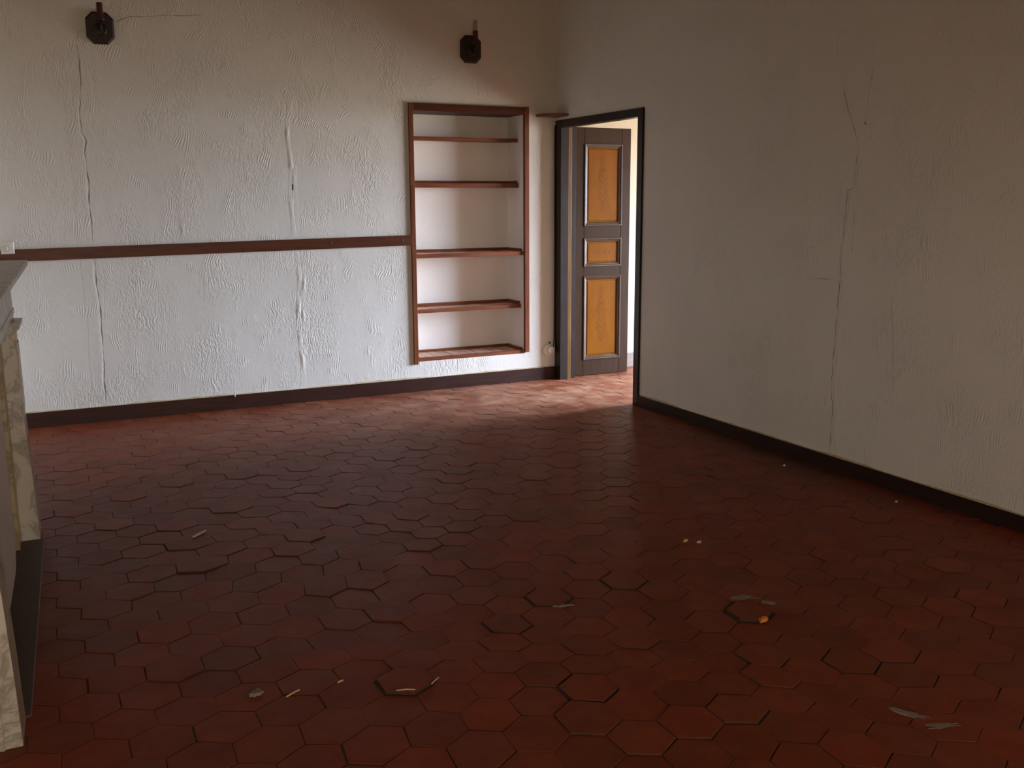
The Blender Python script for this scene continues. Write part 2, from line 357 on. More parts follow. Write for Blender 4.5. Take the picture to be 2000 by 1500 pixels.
def window(name, x0, x1, z0, z1, rows, rot, loc, glass):
    """Casement window built in the xz plane of an Empty: frame, two sashes with bars and panes."""
    root = struct(empty(name, loc, rot))
    d = 0.05
    for a in ((x0, x0+0.04, z0, z1), (x1-0.04, x1, z0, z1), (x0+0.04, x1-0.04, z1-0.04, z1), (x0+0.04, x1-0.04, z0, z0+0.04)):
        box_obj('frame_bar', a[0], a[1], 0, d, a[2], a[3], W_WINDOW, root)
    xm = (x0+x1)/2
    for s0, s1 in ((x0+0.04, xm), (xm, x1-0.04)):
        bm = bmesh.new()
        box(bm, s0, s0+0.035, 0.01, 0.045, z0+0.04, z1-0.04); box(bm, s1-0.035, s1, 0.01, 0.045, z0+0.04, z1-0.04)
        for i in range(rows+1):
            zz = z0+0.04 + (z1-z0-0.08)*i/rows; hh = 0.03 if i in (0, rows) else 0.014
            box(bm, s0+0.035, s1-0.035, 0.012, 0.043, max(z0+0.04, zz-hh), min(z1-0.04, zz+hh))
        sash = bm_obj('sash', bm, W_WINDOW, root)
        for i in range(rows):
            za = z0+0.04 + (z1-z0-0.08)*i/rows; zb = z0+0.04 + (z1-z0-0.08)*(i+1)/rows
            bm = bmesh.new(); box(bm, s0+0.03, s1-0.03, 0.026, 0.029, za+0.012, zb-0.012); bm_obj('pane', bm, glass, sash)
    return root
window('window_1', WY0, WY1, 0.0, WZ1, 4, R(90), (XO+0.22, 0, 0), GLASS)
window('window_2', RX0, RX1, RZ0, RZ1, 3, 0, (0, RY-0.22, 0), GLASS_WARM)

# ------------------------------------------------------------------ cracks and ridges of the plaster
def interp(poly, n):
    L = [0]
    for a, b in zip(poly, poly[1:]): L.append(L[-1] + math.dist(a, b))
    out = []
    for i in range(n+1):
        t = L[-1]*i/n; j = max(q for q in range(len(L)) if L[q] <= t+1e-9); j = min(j, len(poly)-2)
        f = (t-L[j])/max(1e-6, L[j+1]-L[j]); out.append((poly[j][0]+(poly[j+1][0]-poly[j][0])*f, poly[j][1]+(poly[j+1][1]-poly[j][1])*f))
    return out
def to_wall(wall, a, z, d):
    return (a, -d, z) if wall == 'back' else (-d, a, z)
def crack(wall, poly, w0, mat, seed=0, jit=0.004, name='crack'):
    """A ragged open crack: a thin ribbon of dirt lying in the plaster."""
    rnd = random.Random(seed); L = sum(math.dist(a, b) for a, b in zip(poly, poly[1:])); n = max(6, int(L/0.015)); pts = interp(poly, n)
    bm = bmesh.new(); prev = None
    for i, (a, z) in enumerate(pts):
        q = pts[min(i+1, n)]; p = pts[max(i-1, 0)]; dx, dz = q[0]-p[0], q[1]-p[1]; l = math.hypot(dx, dz) or 1
        nx, nz = -dz/l, dx/l
        o = (noise.noise((a*9, z*9, seed))*2.2 + noise.noise((a*40, z*40, seed)))*jit
        wd = w0*max(0.15, 0.75 + 1.3*noise.noise((z*14, a*14, seed+3.3)))*min(1, 0.25+min(i, n-i)/5)
        A = bm.verts.new(to_wall(wall, a+nx*(o-wd/2), z+nz*(o-wd/2), 0.0003)); B = bm.verts.new(to_wall(wall, a+nx*(o), z+nz*(o), 0.0009)); D = bm.verts.new(to_wall(wall, a+nx*(o+wd/2), z+nz*(o+wd/2), 0.0003))
        if prev:
            bm.faces.new((prev[0], A, B, prev[1])); bm.faces.new((prev[1], B, D, prev[2]))
        prev = (A, B, D)
    return bm_obj(name, bm, mat, wall_back if wall == 'back' else wall_right)
def ridge(wall, poly, half, height, mat, seed=0, off=0.0, lump=1.0, skew=0.0, name='plaster_ridge', wobble=0.018, base=0.55):
    """A lumpy filled seam standing proud of the wall."""
    L = sum(math.dist(a, b) for a, b in zip(poly, poly[1:])); n = int(L/0.014); pts = interp(poly, n); K = 12
    bm = bmesh.new(); prev = None
    for i, (a, z) in enumerate(pts):
        row = []; wob = noise.noise((z*3.1, seed, 0))*wobble + off
        hh = height*max(0.0, base + lump*(0.9*noise.noise((z*9, seed, 4)) + 0.5*noise.noise((z*31, seed, 9))))*min(1, min(i, n-i)/8)
        ww = half*(1+0.35*noise.noise((z*7, seed, 2)))
        for j in range(K+1):
            t = 2*j/K-1; prof = (math.cos(math.pi*t)*0.5+0.5)
            if skew: prof = max(0.0, 1-abs(t-skew)/(1-skew if t > skew else 1+skew))**1.5
            d = hh*prof*(1+0.5*noise.noise((a*60+j, z*45, seed))) - 0.0015*(abs(t) > 0.98) + (0.0002 if abs(t) < 0.98 else 0)
            row.append(bm.verts.new(to_wall(wall, a+wob+t*ww, z, d)))
        if prev:
            for j in range(K): bm.faces.new((prev[j], row[j], row[j+1], prev[j+1]))
        prev = row
    return bm_obj(name, bm, mat, wall_back if wall == 'back' else wall_right, smooth=True)

ck1 = [(-3.560, 2.56), (-3.560, 2.25), (-3.575, 2.17), (-3.583, 1.95), (-3.556, 1.90), (-3.572, 1.82), (-3.566, 1.65), (-3.570, 1.42), (-3.566, 1.225)]
ck2 = [(-3.566, 1.125), (-3.568, 1.0), (-3.557, 0.80), (-3.558, 0.62), (-3.562, 0.44), (-3.572, 0.13)]
ridge('back', ck1[1:], 0.048, 0.0026, PLASTER, 1.5, off=-0.049, lump=0.7, skew=0.75, wobble=0)
ridge('back', ck2, 0.048, 0.0030, PLASTER, 2.5, off=-0.050, lump=0.7, skew=0.75, wobble=0)
crack('back', ck1, 0.0065, CRACK, 11); crack('back', ck2, 0.0075, CRACK, 12)
crack('back', [(-3.56, 2.56), (-3.545, 2.60), (-3.50, 2.615)], 0.004, CRACK_L, 13)
crack('back', [(-3.335, 2.665), (-3.25, 2.70), (-3.20, 2.712), (-2.95, 2.735), (-2.75, 2.752)], 0.005, CRACK_L, 14)
ridge('back', [(-2.198, 2.22), (-2.206, 1.95), (-2.196, 1.70), (-2.203, 1.45), (-2.196, 1.245)], 0.022, 0.0026, PLASTER, 5.5, lump=1.9, wobble=0.028, base=0.1)
ridge('back', [(-2.172, 1.75), (-2.165, 1.245)], 0.018, 0.0026, PLASTER, 15.5, lump=1.9, wobble=0.03, base=0.0)
ridge('back', [(-2.184, 1.14), (-2.186, 0.80), (-2.200, 0.45), (-2.193, 0.12)], 0.022, 0.0034, PLASTER, 7.5, lump=1.9, wobble=0.028, base=0.15)
ridge('back', [(-2.155, 1.10), (-2.160, 0.30)], 0.018, 0.0030, PLASTER, 17.5, lump=1.9, wobble=0.035, base=-0.05)
ridge('back', [(-2.985, 1.75), (-2.975, 1.24)], 0.018, 0.0026, PLASTER, 3.5, lump=1.9, wobble=0.03, base=-0.05)
rk = [(-3.205, 2.45), (-3.21, 2.245), (-3.16, 2.10), (-3.20, 1.98), (-3.285, 1.80), (-3.283, 1.66), (-3.276, 1.562), (-3.232, 1.544), (-3.227, 1.36), (-3.206, 1.25), (-3.217, 1.06), (-3.209, 0.86), (-3.204, 0.69), (-3.190, 0.51), (-3.214, 0.34), (-3.212, 0.10)]
ridge('right', rk[2:], 0.05, 0.0035, PLASTER, 9.5, off=-0.053, lump=0.6, skew=0.75, wobble=0)
crack('right', rk[4:], 0.0042, CRACK, 21); crack('right', [rk[2], rk[3], rk[4]], 0.004, CRACK_L, 22)
crack('right', [(-3.10, 2.25), (-3.10, 2.36), (-3.17, 2.38)], 0.0035, CRACK_L, 23); crack('right', [(-3.328, 1.89), (-3.34, 2.02), (-3.36, 2.17)], 0.003, CRACK_L, 24)
crack('right', [(-3.276, 1.562), (-3.29, 1.42), (-3.288, 1.20)], 0.003, CRACK_L, 25); crack('right', [(-2.957, 1.052), (-3.212, 1.064)], 0.003, CRACK_L, 26)
crack('right', [(-3.58, 1.0), (-3.60, 0.79), (-3.63, 0.53)], 0.0025, CRACK_L, 27)
bm = bmesh.new(); lathe(bm, [(0.006, 0), (0.006, 0.002)], (0, -3.329, 1.885), (-1, 0, 0), 10); bm_obj('nail_hole', bm, CRACK, wall_right)

# ------------------------------------------------------------------ floor: mortar bed and hexagonal terracotta tiles
bm = bmesh.new(); box(bm, -5.2, XO+0.5, RY-0.3, 0.5, -0.12, -0.0024)
floor = struct(bm_obj('floor', bm, MORTAR))
PIT, ANG = 0.1725, R(-1.0)
va = Vector((PIT*math.cos(ANG), PIT*math.sin(ANG))); vb = Vector((PIT*math.cos(ANG+math.pi/3), PIT*math.sin(ANG+math.pi/3)))
ANCH = {'A': (-2.4845, -4.7536), 'B': (-2.9718, -4.4582), 'Cc': (-2.5076, -5.0906), 'D': (-2.5430, -4.2785), 'E': (-2.7116, -4.2987), 'F': (-2.8804, -4.2900),
        'G': (-2.2777, -4.1033), 'H': (-2.1940, -4.2573), 'I': (-2.0288, -4.5474), 'J': (-1.9205, -4.0837), 'K': (-1.8552, -4.2391), 'L': (-2.1594, -5.0654),
        'M': (-1.6560, -5.0287), 'N': (-1.7073, -4.5569), 'P': (-3.0143, -3.1008), 'Q': (-2.9227, -2.9633), 'Rr': (-2.5800, -2.9395), 'Tt': (-2.7404, -2.6569)}
ORG = Vector(ANCH['J'])
inv = Matrix((va, vb)).transposed().inverted()
def idx(p):
    q = inv @ (Vector(p)-ORG); return round(q.x), round(q.y)
def lat(i, j): return ORG + va*i + vb*j
RES = []
SPECIAL = {}
for nm, p in ANCH.items():
    ij = idx(p); SPECIAL.setdefault(ij, nm); RES.append((lat(*ij), Vector(p)-lat(*ij)))
def warp(p):
    wsum = 0.35; acc = Vector((0, 0))
    for c, r in RES:
        g = math.exp(-(p-c).length_squared/(2*0.20**2)); acc += r*g; wsum += g
    e = Vector((noise.noise((p.x*2.1, p.y*2.1, 3)), noise.noise((p.x*2.1, p.y*2.1, 8))))*0.010
    return p + acc/wsum + e
def persp(p):
    d = Vector((p[0], p[1], 0))-CAM; z = d.dot(fw)
    return (1000+FPX*d.dot(rt)/z, 750-FPX*d.dot(up)/z, z) if z > 0.3 else (1e9, 1e9, z)
LIFT = {'N': 0.011, 'B': 0.010, 'A': 0.007, 'G': 0.005, 'D': 0.005, 'J': 0.006, 'Cc': 0.004, 'K': 0.003, 'I': 0.004, 'L': 0.005, 'M': 0.004}
GAPS = {'N': 0.014, 'B': 0.007, 'A': 0.008, 'G': 0.010, 'J': 0.006, 'D': 0.006, 'L': 0.006, 'M': 0.006}
def tile_geo(i, j):
    rnd = random.Random(i*7919+j*104729+5); c = lat(i, j); nm = SPECIAL.get((i, j))
    cor = [c + Vector((math.cos(ANG+math.pi/6+k*math.pi/3), math.sin(ANG+math.pi/6+k*math.pi/3)))*PIT/math.sqrt(3) for k in range(6)]
    cor = [warp(v) for v in cor]; ctr = sum(cor, Vector((0, 0)))/6
    gap = GAPS.get(nm, 0.0005 + rnd.random()**2*0.0022); rot = rnd.gauss(0, 0.012)
    cs, sn = math.cos(rot), math.sin(rot); out = []
    for v in cor:
        d = v-ctr; d = Vector((d.x*cs-d.y*sn, d.x*sn+d.y*cs)); d *= 1-gap/(PIT*0.5); d += Vector((rnd.uniform(-1, 1), rnd.uniform(-1, 1)))*0.0016
        out.append(d)
    lift = LIFT.get(nm, abs(rnd.gauss(0, 0.0014)) if rnd.random() < 0.85 else rnd.uniform(0.002, 0.006))
    tx, ty = rnd.gauss(0, 0.009), rnd.gauss(0, 0.009)
    if ctr.y > -2.8 and nm is None: kf = 0.45 if ctr.y > -1.6 else 0.7; lift, tx, ty, = lift*kf, tx*kf, ty*kf
    if ctr.x < left_x(ctr.y, 0.10) and -4.45 < ctr.y < -2.2: lift, tx, ty = 0.0, 0.0, 0.0
    return ctr, out, lift, tx, ty
def tile_mesh(out, lift, tx, ty, ctr=None):
    """Vertices and faces of one tile: sides, a softened rim and a slightly domed top."""
    V = []; F = []; o = ctr or Vector((0, 0)); n = 6
    zz = lambda d, b: b + lift + tx*d.x + ty*d.y
    for sc_, b in ((1.0, -0.016), (1.0, -0.0014), (0.985, -0.0003), (0.90, 0.0)):
        for d in out: V.append((o.x+d.x*sc_, o.y+d.y*sc_, zz(d*sc_, b) if b > -0.01 else b))
    for r in range(3):
        for q in range(n): F.append((r*n+q, r*n+(q+1) % n, (r+1)*n+(q+1) % n, (r+1)*n+q))
    F.append(tuple(range(3*n, 4*n)))
    return V, F
tiles = []
for i in range(-80, 80):
    for j in range(-80, 80):
        p = lat(i, j)
        inroom = left_x(p.y, -0.30) < p.x < 0.06 and RY+0.1 < p.y < 0.06
        door = 0.06 <= p.x < 0.25 and DY0-0.02 < p.y < -0.05
        nxt = 0.25 <= p.x < XO-0.02 and YS+0.1 < p.y < YN+0.05
        if inroom or door or nxt: tiles.append((i, j, p))
ranked = []
for t in tiles:
    x, y, z = persp(t[2])
    if -20 < x < 2020 and 0 < y < 1520 and not (x > 1243 and t[2].x > 0.0):
        ranked.append((1.5/z**3 if z > 0.3 else 0, t))
ranked.sort(key=lambda q: -q[0])
near = {(t[0], t[1]) for _, t in ranked[:300]}
FV, FF = [], []
for i, j, p in tiles:
    ctr, out, lift, tx, ty = tile_geo(i, j)
    if (i, j) in near:
        V, F = tile_mesh(out, lift, tx, ty)
        me = bpy.data.meshes.new('tile'); me.from_pydata(V, [], F); link('tile', me, TILE, floor, (ctr.x, ctr.y, 0)); me.materials.append(MORTAR)
        for q in range(6): me.polygons[q].material_index = 1
    else:
        V, F = tile_mesh(out, lift, tx, ty, ctr); b = len(FV); FV += V; FF += [tuple(q+b for q in f) for f in F]
me = bpy.data.meshes.new('tile_field'); me.from_pydata(FV, [], FF)
fld = link('tile_field', me, TILE_F, floor); me.materials.append(MORTAR)
for q in range(0, len(FF), 19):
    for b in range(6): me.polygons[q+b].material_index = 1
fld['kind'] = 'stuff'; fld['kind'] = 'stuff'

def blob(name, x, y, rx, ry, rot, h, mat, parent, seed, z=0.0):
    rnd = random.Random(seed); bm = bmesh.new(); n = 22; ring = []; top = []
    for q in range(n):
        a = 2*math.pi*q/n; r = 1+0.55*noise.noise((math.cos(a)*2, math.sin(a)*2, seed)); dx, dy = rx*r*math.cos(a), ry*r*math.sin(a)
        X, Y = x+dx*math.cos(rot)-dy*math.sin(rot), y+dx*math.sin(rot)+dy*math.cos(rot)
        ring.append(bm.verts.new((X, Y, z-0.004))); top.append(bm.verts.new((x+(X-x)*0.75, y+(Y-y)*0.75, z+h*(0.5+0.7*rnd.random()))))
    cv = bm.verts.new((x, y, z+h))
    for q in range(n):
        bm.faces.new((ring[q], ring[(q+1) % n], top[(q+1) % n], top[q])); bm.faces.new((top[q], top[(q+1) % n], cv))
    return bm_obj(name, bm, mat, parent)

# ------------------------------------------------------------------ trims
def wavy_edge(name, wall, a0, a1, z, parent, seed, hmax=0.012):
    """Ragged lip of yellowed plaster left along the top of the baseboard."""
    n = int(abs(a1-a0)/0.03); bm = bmesh.new(); prev = None
    for q in range(n+1):
        a = a0+(a1-a0)*q/n; hh = hmax*max(0.12, 0.45+1.3*noise.noise((a*2.3, seed, 0))+0.6*noise.noise((a*13, seed, 2)))
        row = [bm.verts.new(to_wall(wall, a, zz, d)) for zz, d in ((z-0.003, 0.012), (z+hh*0.5, 0.010), (z+hh, 0.0005))]
        if prev:
            for c in range(2): bm.faces.new((prev[c], row[c], row[c+1], prev[c+1]))
        prev = row
    return bm_obj(name, bm, YELLOWED, parent)
bb = struct(box_obj('baseboard_back', XL+0.01, -0.016, -0.018, -0.0005, -0.006, 0.105, W_BASE, bev=0.003))
wavy_edge('plaster_lip', 'back', XL+0.02, -0.10, 0.105, bb, 2.2)
br = struct(box_obj('baseboard_right', -0.018, -0.0005, RY+0.02, DY0-0.070, -0.006, 0.080, W_BASE_Y, bev=0.003))
wavy_edge('plaster_lip', 'right', -7.5, DY0-0.1, 0.080, br, 6.2, 0.008)
struct(box_obj('baseboard_rear', -4.2, -0.02, RY+0.0005, RY+0.018, -0.006, 0.08, W_BASE, bev=0.003))
bm = bmesh.new()                                                 # rail across the back wall, not quite level
ra, rb = XL+0.01, -1.289; za = lambda x: 1.1205+0.0142*(x+4.13)
prism(bm, [(ra, za(ra)), (rb, za(rb)), (rb, za(rb)+0.079), (ra, za(ra)+0.079)], 'y', -0.022, 0.001)
rail = struct(bm_obj('trim_1', bm, W_REDX))
for kx, kr in ((-1.938, 0.017), (-1.371, 0.013)):
    bm = bmesh.new(); lathe(bm, [(kr, 0), (kr*0.8, 0.0010), (0.004, 0.0014)], (kx, -0.0218, za(kx)+0.042), (0, -1, 0), 14); bm_obj('knot', bm, W_DARK, rail)

nf = struct(empty('trim_2', (NX0, 0, NZ0)))                      # wooden surround of the niche
def nb(x0, x1, y0, y1, z0, z1, tilt=0.0, mat=W_RED):
    bm = bmesh.new(); box(bm, x0-NX0, x1-NX0, y0, y1, z0-NZ0, z1-NZ0, 0.002); return bm_obj('frame_board', bm, mat, nf)
nb(-1.290, -1.2545, -0.020, 0.012, 0.219, 2.230); nb(-0.3035, -0.264, -0.020, 0.012, 0.248, 2.236)
nb(-1.2545, -0.3035, -0.018, 0.010, 2.176, 2.232, mat=W_REDX); nb(NX0+0.005, NX1-0.005, 0.010, ND-0.001, 2.1765, 2.192, mat=W_BASE)

# ------------------------------------------------------------------ slatted shelves in the niche
def shelf(z, y0, dep, bar_h, label, side_up=0.02, seed=0, xr=None, gap=0.010):
    rnd = random.Random(seed); x0, x1 = NX0+0.009, (xr if xr is not None else NX1-0.008); y1 = min(y0+dep, ND-0.004)
    root = tag(empty('slatted_shelf', ((x0+x1)/2, (y0+y1)/2, z)), label, 'shelf', 'slatted shelves in the wall niche')
    ox, oy = (x0+x1)/2, (y0+y1)/2
    def pb(name, a0, a1, b0, b1, c0, c1, m):
        bm = bmesh.new(); box(bm, a0-ox, a1-ox, b0-oy, b1-oy, c0, c1, 0.0015); return bm_obj(name, bm, m, root)
    pb('front_bar', x0, x1, y0, y0+0.020, 0, bar_h, W_SHELF)
    pb('back_bar', x0, x1, y1-0.022, y1, bar_h*0.2, bar_h+side_up, W_SHELF)
    pb('side_bar', x1-0.022, x1, y0+0.021, y1-0.023, bar_h*0.2, bar_h+side_up*0.95, W_SHELF)
    pb('side_bar', x0, x0+0.022, y0+0.021, y1-0.023, bar_h*0.2, bar_h+side_up*0.3, W_SHELF)
    n = 12; sw = (x1-x0-0.046)/n
    for q in range(n):
        xa = x0+0.023+q*sw+rnd.uniform(0, 0.003); dz = rnd.uniform(-0.0015, 0.0015)
        pb('slat', xa, xa+sw-gap, y0+0.0205, y1-0.0225, bar_h-0.014+dz, bar_h-0.002+dz, W_SLAT)
    return root
shelf(1.966, 0.10, 0.18, 0.028, 'topmost slatted shelf, thin and set back, high in the wall niche', 0.004, 1)
shelf(1.602, 0.09, 0.20, 0.036, 'second slatted shelf from the top, seen edge-on at eye height in the niche', 0.022, 2)
shelf(1.057, 0.004, 0.28, 0.032, 'middle slatted shelf, level with the wooden wall rail', 0.022, 3)
shelf(0.618, 0.05, 0.235, 0.030, 'fourth slatted shelf down, set back with its batten raised behind', 0.024, 4)
shelf(0.2385, 0.004, 0.285, 0.030, 'lowest slatted shelf, lying on the white sill of the niche', 0.018, 5)

# ------------------------------------------------------------------ door: frame and open leaf
door = struct(empty('door_1', (0, (DY0+DY1)/2, 0)))
oy = (DY0+DY1)/2
def db(name, x0, x1, y0, y1, z0, z1, m, bev=0.003):
    bm = bmesh.new(); box(bm, x0, x1, y0-oy, y1-oy, z0, z1, bev); return bm_obj(name, bm, m, door)
db('jamb', -0.016, 0.062, DY1, -0.004, -0.006, 2.138, W_FRAME); db('jamb', -0.016, 0.062, DY0-0.066, DY0, -0.006, 2.138, W_FRAME)
db('jamb_stop', 0.062, 0.098, DY1+0.012, -0.004, -0.006, 2.10, W_STOP, 0.004); db('jamb_shade', 0.098, TH+0.009, DY1+0.018, -0.004, -0.006, 2.10, W_FRAME, 0.001); db('jamb_stop', 0.062, TH+0.012, DY0-0.066, DY0-0.014, -0.006, 2.10, W_STOP, 0.004)  # dark strip beyond the left stop stands in for shadow on the leaf edge
db('head', -0.016, 0.062, DY0, DY1, DZ, 2.138, W_FRAME); db('head_stop', 0.062, TH+0.012, DY0-0.014, DY1+0.014, DZ+0.014, 2.138, W_STOP, 0.004)

LX0, LX1, LYF, LT, LZ0, LZ1 = 0.146, 0.703, -0.030, 0.036, 0.006, 2.092
leaf = empty('door_leaf', (LX0, LYF+LT/2-oy, LZ0)); leaf.parent = door
bm = bmesh.new()
rects = [(0.253, 0.613, 1.286, 1.958), (0.250, 0.614, 0.944, 1.181), (0.248, 0.613, 0.143, 0.860)]
xs0, xs1 = 0.249, 0.614
def lb(x0, x1, z0, z1, y0=LYF, y1=LYF+LT): box(bm, x0-LX0, x1-LX0, y0-LYF-LT/2, y1-LYF-LT/2, z0-LZ0, z1-LZ0, 0.0025)
lb(LX0, xs0, LZ0, LZ1); lb(xs1, LX1, LZ0, LZ1)
for a, b in ((LZ0, 0.143), (0.860, 0.944), (1.181, 1.286), (1.958, LZ1)): lb(xs0, xs1, a, b)
fr = bm_obj('stile_frame', bm, W_LEAF, leaf)
def mitred(bm, x0, x1, z0, z1, prof):
    """Sweep a (inset, depth) profile round a rectangle with mitred corners; depth counts from the leaf's front towards the room."""
    rings = []
    for i, d in prof:
        rings.append([bm.verts.new((x, -LT/2-d, z)) for x, z in ((x0+i, z0+i), (x1-i, z0+i), (x1-i, z1-i), (x0+i, z1-i))])
    for a, b in zip(rings, rings[1:]):
        for q in range(4): bm.faces.new((a[q], a[(q+1) % 4], b[(q+1) % 4], b[q]))
for (x0, x1, z0, z1) in rects:
    x0, x1 = xs0, xs1
    bm = bmesh.new()
    mitred(bm, x0-LX0-0.004, x1-LX0+0.004, z0-LZ0-0.004, z1-LZ0+0.004, [(0, -0.004), (0, 0.006), (0.006, 0.010), (0.014, 0.009), (0.021, 0.002), (0.027, 0.001), (0.030, -0.004), (0.035, -0.007), (0.036, -0.02)])
    bm_obj('moulding', bm, W_MOULD, leaf)
    cx, cz = (x0+x1)/2-LX0, (z0+z1)/2-LZ0; hw, hh = (x1-x0)/2-0.034, (z1-z0)/2-0.034
    bm = bmesh.new(); y0 = 0.0
    def ring(i, y): return [bm.verts.new((sx*(hw-i), y, sz*(hh-i))) for sx, sz in ((-1, -1), (1, -1), (1, 1), (-1, 1))]
    rs = [ring(-0.004, LT*0.5-0.004), ring(-0.004, -LT/2+0.013), ring(0.004, -LT/2+0.012), ring(0.012, -LT/2+0.007)]
    for a, b in zip(rs, rs[1:]):
        for q in range(4): bm.faces.new((a[q], a[(q+1) % 4], b[(q+1) % 4], b[q]))
    bm.faces.new(rs[0]); bm.faces.new(rs[-1])
    pn = bm_obj('panel', bm, PANEL, leaf, loc=(cx, 0, cz))
    tall = hh > hw
    pn['sprig'] = (hh*0.84, 0.060, 1.0) if tall else (hw*0.80, 0.036, 0.0)
bm = bmesh.new()
for z, hh in ((1.42, 0.02), (1.20, 0.012), (0.66, 0.05), (0.58, 0.02), (0.44, 0.075), (0.30, 0.02)): box(bm, -0.0015, 0.004, -LT/2-0.0012, -LT/2+0.006, z-hh, z+hh, 0.001)
bm_obj('bare_wood_chip', bm, MORTAR_L, leaf)
for z in (0.28, 1.05, 1.86):
    bm = bmesh.new(); lathe(bm, [(0.007, -0.05), (0.009, -0.045), (0.009, 0.045), (0.007, 0.05)], (-0.012, -LT/2, z), (0, 0, 1), 12)
    box(bm, -0.012, 0.0, -LT/2-0.002, -LT/2+0.03, z-0.045, z+0.045); bm_obj('hinge', bm, DARK_M, leaf)

# ------------------------------------------------------------------ fireplace (built along the slanting wall)
FA = -math.atan(KW)
fp = tag(empty('fireplace', (LX, LY, 0), FA), 'veined grey and honey marble fireplace with a projecting mantel shelf', 'fireplace')
# local frame: +x out of the wall into the room, -y towards the camera
def fb(name, bm, m, smooth=False): return bm_obj(name, bm, m, fp, smooth)
def fbox(name, x0, x1, y0, y1, z0, z1, m, bev=0.004):
    bm = bmesh.new(); box(bm, x0, x1, y0, y1, z0, z1, bev); return fb(name, bm, m)
YF, YE = 0.165, -1.862       # far and near ends of the surround
BK = -0.262
for nm, y0, y1 in (('far', 0.0, YF), ('near', YE, YE+0.165)):
    bm = bmesh.new()
    prism(bm, [(BK, 0.0), (-0.001, 0.0), (-0.006, 0.20), (-0.021, 0.60), (-0.022, 0.945), (BK, 0.945)], 'y', y0, y1)
    bmesh.ops.bevel(bm, geom=bm.edges[:], offset=0.003, segments=1, affect='EDGES')
    p = fb('pilaster', bm, MARBLE)
    bm = bmesh.new(); ya, yb = y0-0.012, y1+0.012
    prism(bm, [(BK, 0.945), (-0.018, 0.945), (-0.014, 0.955), (-0.004, 0.962), (0.004, 0.978), (0.004, 0.992), (BK, 0.992)], 'y', ya, yb)
    fb('capital', bm, MARBLE)
    bm = bmesh.new(); a, b = y0+0.035, y1-0.035
    prism(bm, [(-0.03, 0.60), (-0.016, 0.60), (-0.017, 0.90), (-0.03, 0.90)], 'y', a, b); bm_obj('raised_panel', bm, MARBLE, p)
fbox('end_panel', BK, -0.046, YE-0.006, YE+0.001, 0.0, 0.94, MARBLE, 0.002)
fbox('frieze', BK, -0.030, YE, YF, 0.992, 1.176, MARBLE)
bm = bmesh.new(); prism(bm, [(BK, 1.012), (-0.031, 1.012), (-0.0255, 1.016), (-0.0255, 1.040), (-0.031, 1.046), (BK, 1.046)], 'y', YE-0.004, YF+0.004); fb('architrave', bm, MARBLE)
bm = bmesh.new(); prism(bm, [(BK, 1.176), (-0.026, 1.176), (-0.020, 1.190), (-0.004, 1.200), (0.016, 1.206), (0.026, 1.220), (BK, 1.220)], 'y', YE-0.03, YF+0.03); fb('cornice', bm, MARBLE)
bm = bmesh.new(); prism(bm, [(BK, 1.220), (0.040, 1.220), (0.046, 1.226), (0.046, 1.242), (0.042, 1.247), (BK, 1.247)], 'y', YE-0.06, YF+0.06); fb('mantel_shelf', bm, MARBLE)
fbox('slip', BK, -0.078, -0.125, 0.0, 0.0, 0.992, MARBLE_Y); fbox('slip', BK, -0.078, YE+0.165, YE+0.29, 0.0, 0.992, MARBLE_Y)
fbox('slip', BK, -0.078, YE+0.29, -0.125, 0.80, 0.992, MARBLE_Y)
fbox('hearth', -0.235, 0.014, YE+0.17, 0.0, -0.006, 0.006, HEARTH, 0.003)
bm = bmesh.new(); box(bm, -0.262, -0.240, YE+0.29, -0.125, 0.0, 0.80); fb('firebox_back', bm, SOOT)

# plain white panel with rounded lower corner, set in the near half of the opening
bm = bmesh.new(); y1, y0, z0, z1, r = -0.885, YE+0.17, 0.205, 0.985, 0.11
pts = [(y0, z0+0.01)] + [(y1-r+r*math.sin(a), z0+r-r*math.cos(a)) for a in [math.pi/2*t/8 for t in range(9)]] + [(y1, z1), (y0, z1)]
pts = [(y0, 0.0), (y0+0.03, 0.0), (y0+0.05, z0+0.01)] + pts[1:]
cs = Vector((0, 0, 0)); prism(bm, pts, 'x', -0.052, -0.040)
bmesh.ops.bevel(bm, geom=bm.edges[:], offset=0.003, segments=1, affect='EDGES')
fs = bm_obj('insert_panel', bm, SCREEN, fp); fs.location = (0, 0, 0.0065); fs['label'] = 'plain white panel with a rounded lower corner'

